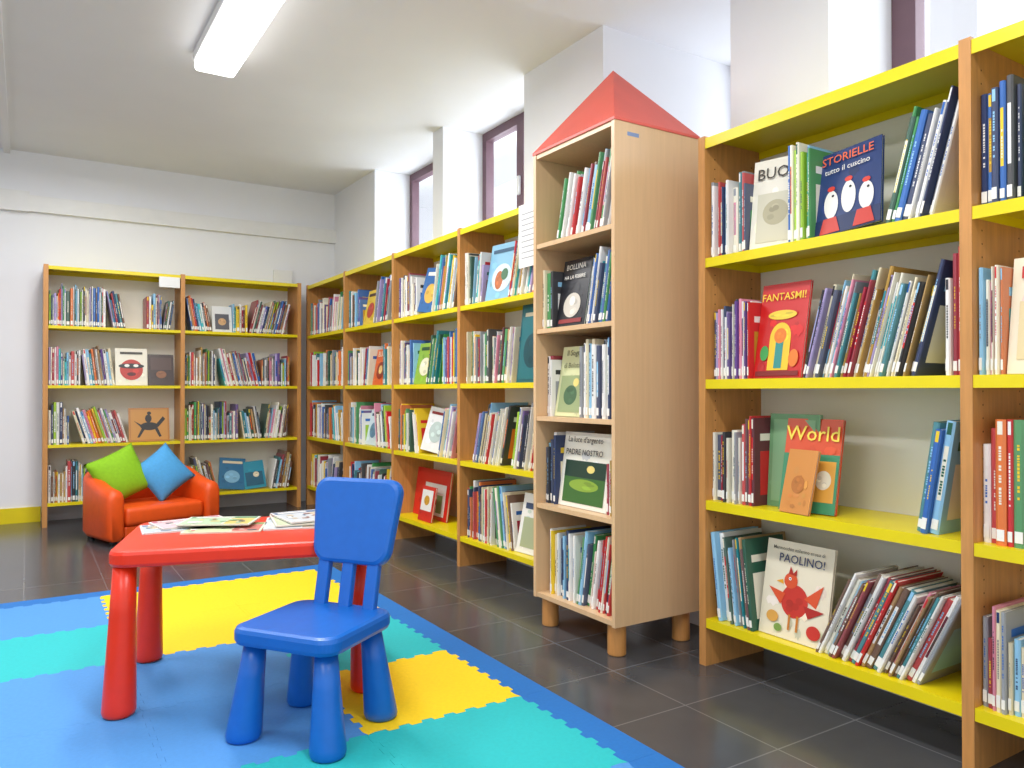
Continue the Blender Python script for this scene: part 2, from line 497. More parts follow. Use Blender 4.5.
sp('fantasmi', .185, .315, .012, '#C9201E', 'red', 'red FANTASMI! picture book facing out on second shelf right of tower',
   (('r',.28,.08,.72,.42,'#E9C22B'),('e',.5,.42,.22,.16,'#E9C22B'),('r',.42,.1,.58,.4,'#2E8C86'),('e',.5,.44,.13,.08,'#E27A24'),
    ('e',.5,.66,.3,.05,'#E8C93A'),('e',.2,.26,.09,.08,'#3A9A4A'),('e',.82,.2,.1,.09,'#E27A24'),('r',.05,.02,.95,.07,'#7A1414')),
   (('FANTASMI!', .5, .85, .19, '#F4CE34'),), 10)
sp('world', .185, .295, .014, '#D9532C', 'orange', 'orange picture book titled World facing out on third shelf right of tower',
   (('r',0,0,1,.62,'#3F8A62'),('r',.55,.12,.95,.55,'#E0A040'),('e',.75,.35,.14,.1,'#E8DCC0')),
   (('World', .5, .83, .36, '#F4D94E'),), 12, 8)
sp('brown', .115, .20, .010, '#D08A44', 'tan', 'small brown paper-covered book propped before the World book',
   (('e',.5,.45,.22,.14,'#B46E30'),), (), 14, -6)
sp('greenback', .19, .305, .012, '#6F9A6C', 'green', 'tall sage green book half hidden behind the World book', (('r',.08,.06,.92,.94,'#86AD80'),), (), 4)
sp('paolino', .25, .305, .012, '#E9DEC4', 'cream', 'cream PAOLINO! picture book with red bird, bottom shelf right of tower',
   (('e',.5,.40,.2,.17,'#C8362A'),('e',.42,.6,.1,.08,'#D9532C'),('p',[(.3,.6),(.2,.57),(.32,.55)],'#E8A52A'),
    ('p',[(.64,.45),(.9,.62),(.82,.38)],'#D9532C'),('p',[(.64,.38),(.94,.36),(.72,.26)],'#B02A22'),('p',[(.36,.46),(.1,.5),(.3,.34)],'#D9532C'),
    ('p',[(.38,.67),(.4,.75),(.45,.68),(.5,.73),(.5,.66)],'#B02A22'),('e',.41,.62,.02,.017,'#FFFFFF'),('e',.41,.62,.01,.009,'#000000'),
    ('r',.44,.1,.47,.26,'#C87A2A'),('r',.56,.1,.59,.26,'#C87A2A'),('e',.2,.2,.09,.06,'#D9A04A'),('e',.82,.14,.1,.07,'#C8362A'),('e',.3,.1,.06,.04,'#7A9A4A')),
   (('Marmocchio esilerino eroso di', .5, .92, .062, '#3A302C'), ('PAOLINO!', .56, .82, .15, '#26345E'),), 10)
sp('bu', .17, .31, .014, '#EDE7D6', 'ivory', 'ivory tall picture book with letters BUO, top shelf right of tower',
   (('r',.12,.08,.88,.62,'#D2CCB4'),('e',.5,.4,.26,.14,'#B4AC8E')), (('BUO', .42, .83, .32, '#3A342C'),), 8, 12)
sp('pino', .2, .29, .014, '#EFE6CA', 'cream', 'cream picture book with red PINO title beside the right photo edge',
   (('r',.1,.12,.85,.62,'#E4D2A2'),('e',.5,.38,.22,.16,'#D8853A'),('e',.5,.42,.1,.07,'#EFE0B8')),
   (('PINO', .36, .86, .22, '#C8242B'),), 8)
sp('bollina', .185, .28, .012, '#1C1C22', 'black', 'black BOLLINA HA LA FEBBRE picture book on second tower shelf',
   (('e',.5,.32,.3,.18,'#C9C2B4'),('e',.5,.38,.1,.07,'#E8E2D4'),('r',.1,.06,.9,.12,'#8A2A2A')),
   (('BOLLINA', .5, .88, .17, '#E9E4D8'), ('HA LA FEBBRE', .5, .73, .118, '#E9E4D8')), 10)
sp('bolotov', .18, .285, .012, '#D9DBA8', 'cream', 'pale yellow picture book titled Il Sogno di Bolotov, middle tower shelf',
   (('r',.1,.06,.9,.58,'#9AA878'),('e',.5,.3,.24,.14,'#4A6A4A'),('e',.66,.48,.1,.06,'#E8D27A')),
   (('Il Sogno', .5, .90, .18, '#3A3A20'), ('di Bolotov', .5, .72, .165, '#3A3A20')), 10)
sp('padre', .305, .295, .014, '#F1ECDC', 'cream', 'large cream PADRE NOSTRO picture book, fourth tower shelf down',
   (('r',.08,.06,.92,.62,'#3E6A2E'),('r',.08,.4,.92,.62,'#1E3A2A'),('e',.5,.3,.3,.08,'#8AA83A'),('e',.62,.52,.08,.05,'#E8D27A')),
   (("La luce d'argento", .46, .90, .105, '#3A2012'), ('PADRE NOSTRO', .46, .73, .104, '#1E1E1E')), 8)
sp('skyblue', .24, .31, .012, '#7FB4CF', 'azure', 'sky blue picture book facing out on top shelf left of tower',
   (('e',.5,.4,.34,.24,'#C9DCE2'),('e',.42,.36,.14,.16,'#B5622C'),('e',.6,.45,.12,.1,'#3E6E4A'),('r',.1,.84,.9,.9,'#27506E')), (), 10, 6)
sp('tealtall', .26, .385, .012, '#1D5F68', 'teal', 'very tall dark teal picture book facing out beside the tower',
   (('r',.06,.04,.94,.96,'#236D74'),('e',.45,.4,.28,.22,'#144850'),('r',.14,.84,.7,.89,'#D9D2B4')), (), 6)
sp('redalbum', .46, .30, .014, '#D2281E', 'red', 'large red picture book with white picture panel, alone on bottom shelf',
   (('r',.3,.08,.92,.72,'#E9E6DE'),('e',.55,.36,.14,.12,'#C8362A'),('r',.68,.14,.84,.5,'#7A9A5A')), (), 8)
sp('orangeslim', .18, .21, .012, '#C92A20', 'crimson', 'dark red picture book with pale panel in front of the large red album',
   (('r',.1,.3,.9,.9,'#E9E6DE'),('e',.5,.6,.2,.14,'#C8962A')), (), 10)
sp('whitealbum', .23, .27, .012, '#E6E6E4', 'white', 'white picture book facing out on third shelf, second bay left of tower',
   (('e',.5,.45,.3,.24,'#B9C9C4'),('r',.12,.84,.88,.9,'#8A2A2A')), (), 14, 8, 6)
sp('whitecov', .22, .29, .012, '#ECEAE2', 'white', 'white picture book with olive picture, bottom shelf beside the tower',
   (('r',.12,.1,.88,.6,'#A8B08A'),('r',.12,.74,.88,.84,'#3A4A6A')), (), 12, 4)
sp('limecov', .2, .26, .012, '#8DB23A', 'lime', 'lime green picture book facing out, second shelf, second bay left of tower',
   (('e',.5,.42,.3,.22,'#E8E2C0'),('r',.15,.82,.85,.9,'#2A4A2A')), (), 12, 6)
sp('bluecov', .21, .28, .012, '#2F67A6', 'blue', 'blue picture book facing out, top shelf, second bay left of tower',
   (('e',.5,.42,.3,.22,'#E2B24A'),('r',.15,.82,.85,.9,'#F0ECE0')), (), 12, 4, 7)
sp('yellowcov', .2, .26, .012, '#E5C33A', 'yellow', 'yellow picture book facing out, top shelf, third bay left of tower',
   (('e',.5,.42,.3,.22,'#B9442A'),('r',.15,.82,.85,.9,'#4A3020')), (), 12)
sp('palecov', .2, .25, .012, '#CFE0E4', 'azure', 'pale blue picture book facing out, third shelf, third bay left of tower',
   (('e',.5,.42,.3,.22,'#5A86A0'),('r',.15,.82,.85,.9,'#28405A')), (), 12)
sp('buca', .22, .25, .012, '#D9622A', 'orange', 'orange BUCA picture book facing out on second shelf of a far bay',
   (('e',.5,.4,.3,.24,'#8A2F1A'),('e',.5,.42,.14,.12,'#E8C27A')), (('BUCA', .5, .85, .24, '#F2E6C8'),), 10)
sp('mask', .215, .28, .012, '#E5DFCB', 'cream', 'cream picture book with round red face, left back-wall bay',
   (('e',.5,.42,.36,.28,'#B9342A'),('e',.5,.52,.4,.07,'#26262A'),('e',.36,.53,.08,.04,'#F0EDE4'),('e',.64,.53,.08,.04,'#F0EDE4'),('e',.5,.3,.14,.05,'#5A1414'),
    ('r',.15,.84,.85,.9,'#3A342C')), (), 10)
sp('darkcov', .18, .24, .012, '#3B2A26', 'brown', 'dark brown picture book right of the round red face cover',
   (('r',.1,.5,.9,.9,'#54403A'),('e',.5,.35,.2,.12,'#8A5A3A')), (), 12)
sp('rider', .28, .255, .012, '#B4762E', 'mustard', 'ochre picture book with black horse silhouette behind the cushions',
   (('r',.05,.05,.95,.95,'#C48A3C'),('e',.5,.45,.22,.12,'#1E1A18'),('p',[(.66,.5),(.84,.74),(.9,.66),(.72,.42)],'#1E1A18'),
    ('p',[(.32,.4),(.2,.12),(.26,.12),(.4,.38)],'#1E1A18'),('p',[(.62,.4),(.74,.12),(.8,.14),(.7,.42)],'#1E1A18'),
    ('p',[(.3,.5),(.12,.62),(.3,.42)],'#1E1A18'),('e',.48,.68,.08,.12,'#1E1A18'),('e',.5,.84,.05,.05,'#1E1A18')), (), 12)
sp('blueone', .2, .25, .012, '#2E6F96', 'blue', 'blue picture book facing out, bottom shelf of right back-wall bay',
   (('e',.5,.4,.3,.2,'#7FB4CF'),('r',.12,.82,.88,.9,'#E3D6B4')), (), 16, 0, 6)
sp('bluetwo', .17, .22, .012, '#2A8FA8', 'turquoise', 'turquoise picture book right of the blue cover, right back-wall bay',
   (('r',.1,.1,.9,.6,'#1F5E78'),('e',.6,.5,.14,.1,'#E3D6B4')), (), 16, 0, -5)
sp('smallwhite', .15, .21, .010, '#DDDDD8', 'white', 'small white book with dark panel, top shelf of right back-wall bay',
   (('r',.15,.1,.85,.7,'#5A5A60'),('e',.5,.4,.2,.14,'#C9A070')), (), 12)

L = .864
def bay(fr, code, where, specs, pal=None, seed=0):
    for i, (nm, segs) in enumerate(zip(('bottom', 'third', 'second', 'top'), specs)):
        fill(fr, code+nm, ZS[i], segs, L, '%s shelf %s' % (nm, where), seed+i, pal=pal)

th = (.0055, .012); md = (.0065, .0155)
COOL = ['navy', 'azure', 'green', 'white', 'jade', 'teal', 'white', 'blue', 'grey']
frB = Frame((XF, 1.902), R(-90))
bay(frB, 'B', 'right of tower', [
  [('l', .19, 7, .26, .30, md, ['white', 'teal', 'grey', 'jade', 'tan', 'maroon', 'azure']), ('f', 'paolino'), ('g', -.03), ('r', .45, 25, .27, .295, (.008, .016), ['navy', 'white', 'crimson', 'white', 'azure', 'tan', 'grey', 'pink', 'teal', 'ivory', 'brown', 'red'])],
  [('v', .14, .21, .255, md, ['white', 'grey', 'navy', 'black', 'crimson', 'ivory']), ('v', .062, .28, .31, md, ['red', 'black', 'maroon', 'crimson']), ('f', 'greenback', .10), ('g', .325), ('r', .125, 9, .27, .31, md, ['teal', 'azure', 'navy', 'blue'])],
  [('v', .17, .22, .27, th, ['white', 'lilac', 'purple', 'navy', 'pink', 'white', 'ivory', 'red', 'green']), ('f', 'fantasmi'), ('r', .455, 15, .25, .32, (.005, .012), ['white', 'ivory', 'cream', 'mustard', 'navy', 'white', 'black', 'grey', 'white', 'crimson', 'pink', 'teal', 'jade', 'azure', 'lilac']), ('v', .04, .31, .335, (.010, .014), ['red', 'crimson', 'white'])],
  [('v', .165, .23, .28, th, ['white', 'grey', 'azure', 'red', 'navy', 'white', 'ivory', 'teal']), ('f', 'bu'), ('v', .085, .28, .31, md, ['white', 'ivory', 'green', 'lime', 'azure', 'turquoise', 'blue']), ('f', 'storielle'), ('r', .26, 15, .29, .34, (.008, .015), COOL)]], seed=11)
face_book('world', frB, .275, .052, ZS[1], 'books on the third shelf right of tower')
face_book('brown', frB, .30, .022, ZS[1], 'books on the third shelf right of tower')
bay(Frame((XF, 1.008), R(-90)), 'A', 'at right photo edge', [
  [('v', .32, .17, .26, th, ['white', 'pink', 'ivory', 'azure', 'crimson', 'grey', 'cream'])],
  [('v', .32, .27, .31, (.014, .024), ['red', 'orange', 'white', 'green', 'red', 'ivory'])],
  [('v', .062, .24, .27, th, ['white', 'azure', 'pink', 'ivory', 'orange']), ('f', 'pino')],
  [('v', .10, .27, .31, md, ['navy', 'blue', 'black', 'navy', 'teal', 'maroon']), ('r', .2, 12, .26, .32, md, ['navy', 'blue', 'green', 'black'])]], seed=31)
frT = Frame((1.782, 2.611), R(-90))
LT = .479
tsp = [[('g', .05), ('v', .17, .24, .28, md), ('r', .25, 9, .24, .29, md, ['teal', 'white', 'navy', 'grey', 'red', 'azure', 'ivory', 'green'])],
       [('v', .08, .24, .29, md, ['navy', 'black', 'azure', 'white', 'blue']), ('f', 'padre'), ('v', .07, .18, .22)],
       [('v', .05, .24, .27), ('f', 'bolotov'), ('v', .24, .27, .30, (.008, .016), ['white', 'ivory', 'white', 'white', 'azure', 'navy', 'cream', 'black', 'grey'])],
       [('v', .07, .22, .28), ('f', 'bollina'), ('g', .02), ('r', .19, 11, .24, .30, md, ['teal', 'navy', 'white', 'azure', 'blue', 'green'])],
       [('g', .08), ('r', .39, 13, .25, .31, md, ['white', 'teal', 'red', 'green', 'brown', 'grey', 'ivory', 'crimson', 'azure'])]]
for i, (nm, segs) in enumerate(zip(('bottom', 'fourth', 'middle', 'second', 'top'), tsp)):
    fill(frT, 'T'+nm, TZ[i], segs, LT, nm+' shelf of house tower', 60+i)
bay(Frame((XF, 3.685), R(-90)), 'C', 'first bay left of tower', [
  [('v', .16, .24, .31, md, ['red', 'green', 'red', 'white', 'navy', 'orange']), ('v', .14, .24, .31), ('l', .2, 9, .25, .31), ('f', 'whitecov')],
  [('g', .08), ('r', .36, 16, .26, .33, md), ('g', .01), ('r', .40, 12, .27, .33, md)],
  [('v', .30, .23, .28), ('r', .2, 8, .23, .28), ('f', 'tealtall')],
  [('v', .07, .24, .29), ('r', .12, 7, .24, .28), ('f', 'skyblue'), ('r', .40, 14, .27, .34, md)]], seed=80)
frD = Frame((XF, 4.584), R(-90))
bay(frD, 'D', 'second bay left of tower', [
  [('g', .02), ('f', 'redalbum', .14)],
  [('v', .20, .22, .30, None, ['yellow', 'lime', 'white', 'jade', 'orange', 'green']), ('l', .12, 10, .24, .28), ('f', 'whitealbum'), ('r', .28, 17, .25, .32, md)],
  [('v', .22, .22, .28), ('f', 'limecov'), ('r', .22, 14, .25, .32, md, ['teal', 'green', 'jade', 'white', 'azure', 'lime']), ('v', .2, .24, .31)],
  [('v', .26, .22, .28), ('f', 'bluecov'), ('r', .34, 14, .25, .33, md)]], seed=90)
face_book('orangeslim', frD, .27, .055, ZS[0], 'books on the bottom shelf second bay left of tower')
bay(Frame((XF, 5.476), R(-90)), 'E', 'third bay left of tower', [
  [('v', .30, .2, .28), ('r', .5, 10, .22, .29)],
  [('v', .30, .22, .3), ('f', 'palecov'), ('l', .3, 9, .22, .3)],
  [('v', .30, .20, .28), ('r', .13, 10, .22, .28), ('f', 'buca'), ('v', .16, .22, .28)],
  [('v', .24, .20, .28), ('f', 'yellowcov'), ('r', .36, 14, .25, .33)]], seed=100)
bay(Frame((XF, 6.370), R(-90)), 'F', 'farthest bay left of tower', [
  [('v', .45, .2, .28), ('r', .3, 12, .2, .28)], [('v', .5, .20, .30), ('l', .3, 10, .2, .28)], [('v', .84, .20, .29)], [('v', .40, .20, .29), ('r', .4, 10, .22, .3)]], seed=110)
bay(Frame((.137, 6.29), 0), 'G', 'left back-wall bay', [
  [('v', .25, .20, .29), ('l', .16, 8, .2, .27)],
  [('v', .14, .22, .30), ('l', .40, 17, .22, .30), ('f', 'rider')],
  [('v', .20, .22, .29), ('l', .24, 7, .22, .29), ('f', 'mask'), ('f', 'darkcov')],
  [('v', .36, .22, .30), ('l', .14, 10, .22, .28), ('g', .14), ('v', .11, .22, .28), ('r', .09, 8, .2, .25)]], seed=120)
bay(Frame((1.031, 6.29), 0), 'H', 'right back-wall bay', [
  [('l', .26, 14, .20, .29), ('f', 'blueone'), ('f', 'bluetwo'), ('r', .2, 10, .2, .30)],
  [('v', .40, .20, .30), ('l', .2, 9, .22, .29), ('r', .22, 8, .22, .29)],
  [('v', .25, .22, .30), ('l', .36, 13, .22, .30), ('v', .23, .2, .27)],
  [('l', .22, 10, .22, .29), ('f', 'smallwhite'), ('v', .12, .2, .28), ('r', .35, 14, .22, .29)]], seed=130)

def size(b):
    p = b['pos']; z = p.x*SIN+p.y*COS
    s = abs(px_of(b['pos2'])-px_of(p))*b['h']*F/z
    if 2.7 < p.y < 4 and p.x > 1.9 and px_of(p) > 531: s *= .01      # behind the tower
    if p.y > 6 and p.z < .2 and 85 < px_of(p) < 215: s *= .01         # behind the armchair
    return s
BOOKS.sort(key=size, reverse=True)
for b in BOOKS[:300]: b['ind'] = True

def blabel(where, lst, i):
    b = lst[i]
    adj = 'thin ' if b['t'] < .0085 else ('thick ' if b['t'] > .0145 else '')
    l = lst[i-1]['name'] if i else None
    r = lst[i+1]['name'] if i+1 < len(lst) else None
    if l and r: mid = 'between %s and %s books' % (l, r)
    elif l: mid = 'ending row beside %s book' % l
    elif r: mid = 'starting row beside %s book' % r
    else: mid = 'alone'
    return '%s%s book %s %s, %s' % (adj, b['name'], b['pose'], mid, where)
rg = random.Random(5)
for key, (where, lst) in SHELVES.items():
    for it in range(200):
        seen = {}; bad = None
        for i, b in enumerate(lst):
            if b['special']: continue
            s = blabel(where, lst, i)
            if s in seen or (i and lst[i-1]['name'] == b['name']): bad = i; break
            seen[s] = 1
        if bad is None: break
        pl = lst[bad]['pal']
        lst[bad]['name'] = rg.choice(pl) if pl and it < 80 else rg.choices(NAMES, WTS)[0]
    for i, b in enumerate(lst):
        if not b['special']: b['label'] = blabel(where, lst, i); b['group'] = 'books on the '+where

far = MB()
for b in BOOKS:
    mk(b)
    if b.get('ind'):
        root = empty('book', b['pos'], b['rot'], b['label'], 'book', b['group'])
        cover_mb(b).build('cover', M_cover, root)
        pages_mb(b).build('pages', M_page, root)
        label_mb(b).build('spine_label', M_lbl, root)
    else:
        mt = Matrix.Translation(b['pos']) @ Euler(b['rot']).to_matrix().to_4x4()
        for q in (cover_mb(b), pages_mb(b), label_mb(b)): far.merge(q, mt)
o = far.build('distant_books', M_cover)
tag(o, 'rows of small mixed-colour books filling the farther bookcase shelves', 'books', kind='stuff')

# ------------------------------------------------------------------ small flat signs
n = empty('notice_sheet', (XF-.004, 2.985, 1.69), (0, 0, R(-90)), 'white printed notice sheet hanging from bookcase top beside the tower', 'notice')
m = MB(); m.box(-.105, .105, -.0015, 0, -.15, .15); m.build('sheet', M_paper, n)
m = MB()
for k in range(9): m.box(-.08, .08-.02*(k % 3), -.0022, -.0016, .10-.026*k, .105-.026*k)
m.build('printed_lines', ink('#A5A5A8'), n)
p = bm_obj('shelf_sign', rbox(.845, .99, 6.276, 6.288, 1.735, 1.815, .002, 1), M_paper)
tag(p, 'small white sign on top edge of the left back-wall bay', 'sign')

# ------------------------------------------------------------------ foam mat
TEETH = 13; AMP = .0075
def edge(p0, p1):
    """interlocking zigzag from p0 to p1; same curve regardless of direction"""
    fl = (p0 > p1)
    a, b = (p1, p0) if fl else (p0, p1)
    a = Vector(a); b = Vector(b); d = b-a; n = Vector((-d.y, d.x)).normalized()
    pts = [a]
    for k in range(TEETH):
        s = (1 if k % 2 == 0 else -1)*AMP
        for q in ((k+.06)/TEETH, (k+.94)/TEETH):
            pts.append(a+d*(.04+.92*q)+n*s)
    pts.append(b)
    return pts[::-1] if fl else pts
def foam(name, pts, m_, label, group):
    bm = bmesh.new()
    c = sum((Vector(p) for p in pts), Vector((0, 0)))/len(pts)
    vs = [bm.verts.new(((p[0]-c.x)*.9985, (p[1]-c.y)*.9985, 0)) for p in pts]
    f = bm.faces.new(vs)
    r = bmesh.ops.extrude_face_region(bm, geom=[f])
    for v in r['geom']:
        if isinstance(v, bmesh.types.BMVert): v.co.z = .012
    o = bm_obj(name, bm, m_); o.location = (c.x, c.y, 0)
    tag(o, label, 'play mat', group)
X = [-.7, -.2, .3, .8, 1.3]; Y = [1.0, 1.5, 2.0, 2.5, 3.0, 3.5, 4.0]
GRID = {(3,5):'y',(2,5):'y',(1,5):'b',(0,5):'b',(3,4):'y',(2,4):'y',(1,4):'t',(0,4):'t',(3,3):'t',(2,3):'b',(1,3):'b',(0,3):'b',
        (3,2):'y',(2,2):'b',(1,2):'b',(0,2):'b',(3,1):'t',(2,1):'t',(1,1):'b',(0,1):'b',(3,0):'b',(2,0):'b',(1,0):'b',(0,0):'b'}
MATS = {'y':(M_mat_yel,'yellow'),'b':(M_mat_blue,'blue'),'t':(M_mat_teal,'teal')}
LBL = {(3,5):'yellow foam mat tile in the far right corner by blue border',(2,5):'yellow foam mat tile at far edge, second from right corner',
 (1,5):'blue foam mat tile at far edge left of the yellow tiles',(3,4):'yellow foam mat tile behind the blue chair next to blue border',
 (2,4):'yellow foam mat tile beneath the far legs of the red table',(1,4):'teal foam mat tile left of the red table',
 (3,3):'teal foam mat tile between two yellow tiles along right border',(2,3):'blue foam mat tile directly beneath the red table',(1,3):'blue foam mat tile left of red table below teal tile',
 (3,2):'yellow foam mat tile beside the blue chair legs',(2,2):'blue foam mat tile beneath the blue chair',(1,2):'blue foam mat tile at bottom left beside near red table leg',
 (3,1):'teal foam mat tile in front of the yellow tile, bottom of photo',(2,1):'teal foam mat tile in front of the blue chair'}
for (i, jx), c in GRID.items():
    if i == 0 or (jx == 0 and i < 3) : continue
    a, b, c_, d = (X[i], Y[jx]), (X[i+1], Y[jx]), (X[i+1], Y[jx+1]), (X[i], Y[jx+1])
    pts = edge(a, b)[:-1]+edge(b, c_)[:-1]+edge(c_, d)[:-1]+edge(d, a)[:-1]
    foam('foam_mat_tile', pts, MATS[c][0], LBL.get((i, jx), '%s foam mat tile at the %s' % (MATS[c][1], {(1,1):'bottom left photo edge',(3,0):'bottom photo edge by the right border'}.get((i,jx),'edge'))), 'foam mat tiles')
bl = {5:'at the far corner',4:'behind the blue chair',3:'beside the teal tile right of the chair',2:'beside the near yellow tile',1:'beside the near teal tile',0:'at the bottom photo edge'}
for jx in range(6):
    a, d = (1.3, Y[jx]), (1.3, Y[jx+1])
    pts = edge(d, a)+[(1.4, Y[jx]), (1.4, Y[jx+1]+(.1 if jx == 5 else 0))]+([(1.3, Y[jx+1]+.1)] if jx == 5 else [])
    foam('foam_mat_border', pts, M_mat_edge, 'straight blue foam border strip '+bl[jx], 'foam mat border strips')
for i in range(1, 4):
    a, b = (X[i], 4.0), (X[i+1], 4.0)
    pts = edge(a, b)+[(X[i+1], 4.1), (X[i], 4.1)]
    foam('foam_mat_border', pts, M_mat_edge, 'straight blue foam border strip along far edge '+{1:'left of the yellow tiles', 2:'behind left yellow tile', 3:'behind right yellow tile'}[i], 'foam mat border strips')

# ------------------------------------------------------------------ table
G = .012
tb_ = empty('kids_table', (.642, 2.64, G), (0, 0, R(-16.4)), 'red plastic children\'s table with chunky tapered legs', 'table')
o = bm_obj('tabletop', rplate(.77, .55, .05, .055, .012), M_red, tb_); o.location = (0, 0, .43)
for sx in (-1, 1):
    for sy in (-1, 1):
        hh = .4298
        o = bm_obj('leg', lathe([(.036, 0), (.043, .004), (.0465, .014), (.046, .03), (.036, .3), (.032, hh)], 28, (-sx*.012, -sy*.012), hh), M_red, tb_, True)
        o.location = (sx*.354, sy*.24, 0)

# ------------------------------------------------------------------ chair
cang = math.atan2(.586, .81)-R(90)
ch = empty('kids_chair', (.690, 2.125, G), (0, 0, cang), 'blue plastic children\'s chair with chunky legs beside the red table', 'chair')
o = bm_obj('seat', rplate(.335, .325, .05, .05, .014), M_blue, ch, False); o.location = (0, 0, .258)
for sx in (-1, 1):
    for sy in (-1, 1):
        hh = .2578
        o = bm_obj('leg', lathe([(.038, 0), (.045, .004), (.048, .014), (.047, .03), (.036, .17), (.030, hh)], 28, (-sx*.022, -sy*.022), hh), M_blue, ch, True)
        o.location = (sx*.137, sy*.130, 0)
br = R(12)
def back_pt(l): return (0, .132+l*math.sin(br), .30+l*math.cos(br))
o = bm_obj('backrest', rplate(.282, .255, .04, .045, .012, taper=.19), M_blue, ch)
p = back_pt(.252); o.location = (.014, p[1]+.02, p[2]); o.rotation_euler = (R(90)-br, 0, 0)
for k in (-1, 0, 1):
    o = bm_obj('back_slat', rplate(.040, .19, .026, .012, .006), M_blue, ch)
    p = back_pt(.07); o.location = (.010+k*.085, p[1]+.013, p[2]); o.rotation_euler = (R(90)-br, 0, 0)

# ------------------------------------------------------------------ armchair
ac = empty('kids_armchair', (.69, 5.66, 0), (0, 0, R(18)), 'small orange leatherette tub armchair before the back bookcase', 'armchair')
AK = .96
path = []
def arc(cx, cy, r, a0, a1, n):
    for i in range(n+1):
        a = R(a0+(a1-a0)*i/n); path.append((cx+r*math.cos(a), cy+r*math.sin(a)))
path.append((.33, -.27)); path.append((.33, -.18)); path.append((.33, -.08)); arc(.13, .03, .20, 0, 90, 8); arc(-.13, .03, .20, 90, 180, 8)
path += [(-.33, -.08), (-.33, -.18), (-.33, -.27)]
path = [(x*AK, y*AK) for x, y in path]
bm = bmesh.new(); rings = []; HT = .054
tot = len(path)
def ring_at(px, py, nx, ny, top, sc=1, dx=0, dy=0):
    out = []; zb = .03
    prof = []
    hw = HT*sc
    for a in range(0, 181, 20): prof.append((hw*math.cos(R(a)), top-HT+HT*math.sin(R(a))*sc))
    prof += [(-hw, zb+.03), (-hw+.02*sc, zb), (hw-.02*sc, zb), (hw, zb+.03)]
    for o_, z in prof: out.append(bm.verts.new((px+nx*o_+dx, py+ny*o_+dy, z)))
    return out
for i, (px, py) in enumerate(path):
    a = Vector(path[max(0, i-1)]); b = Vector(path[min(tot-1, i+1)]); d = (b-a).normalized(); nx, ny = d.y, -d.x
    q = max(0, min(1, (py+.27)/.5)); top = .345+.105*(q*q*(3-2*q))
    if i == 0: rings.append(ring_at(px, py, nx, ny, top-.03, .6, 0, -.035)); rings.append(ring_at(px, py, nx, ny, top-.01, .85, 0, -.025))
    rings.append(ring_at(px, py, nx, ny, top))
    if i == tot-1: rings.append(ring_at(px, py, nx, ny, top-.01, .85, 0, -.025)); rings.append(ring_at(px, py, nx, ny, top-.03, .6, 0, -.035))
for a, b in zip(rings, rings[1:]):
    k = len(a)
    for i in range(k): bm.faces.new((a[i], a[(i+1) % k], b[(i+1) % k], b[i]))
bm.faces.new(rings[0]); bm.faces.new(rings[-1][::-1])
bm_obj('backrest', bm, M_orange, ac, True)
o = bm_obj('seat', rbox(-.258, .258, -.28, .155, .11, .225, .03, 4), M_orange, ac, True)
bm_obj('base', rbox(-.255, .255, -.26, .155, .03, .108, .012, 2), M_orange, ac, False)
for sx in (-1, 1):
    for sy in (-1, 1):
        o = bm_obj('foot', lathe([(.02, 0), (.022, .03)], 16), ink('#2A2A2A'), ac); o.location = (sx*.29, -.02+sy*.17, 0)

def cushion(name, m_, loc, rot, label, side=.31, T=.055):
    bm = bmesh.new(); N = 16
    def pt(i, j_, s):
        x = -1+2*i/N; y = -1+2*j_/N
        z = T*max(0, (1-abs(x)**2.4)*(1-abs(y)**2.4))**.55
        px = x*(1-.07*(1-y*y)); py = y*(1-.07*(1-x*x))
        return (px*side/2, py*side/2, s*z)
    top = [[bm.verts.new(pt(i, j_, 1)) for j_ in range(N+1)] for i in range(N+1)]
    bot = [[top[i][j_] if i in (0, N) or j_ in (0, N) else bm.verts.new(pt(i, j_, -1)) for j_ in range(N+1)] for i in range(N+1)]
    for g in (top, bot):
        for i in range(N):
            for j_ in range(N):
                bm.faces.new((g[i][j_], g[i+1][j_], g[i+1][j_+1], g[i][j_+1]))
    o = bm_obj(name, bm, m_, None, True)
    o.matrix_world = Matrix.Translation(loc) @ Euler((0, 0, rot[2])).to_matrix().to_4x4() @ Euler((R(90)-rot[0], 0, 0)).to_matrix().to_4x4() @ Euler((0, 0, rot[1])).to_matrix().to_4x4()
    tag(o, label, 'cushion', 'cushions on the orange armchair')
cushion('cushion', M_green_c, (.525, 5.59, .408), (R(14), R(24), R(10)), 'lime green square cushion on the left of the orange armchair', .32, .066)
cushion('cushion', M_blue_c, (.79, 5.63, .405), (R(18), R(36), R(10)), 'sky blue square cushion on the right of the orange armchair', .30, .062)

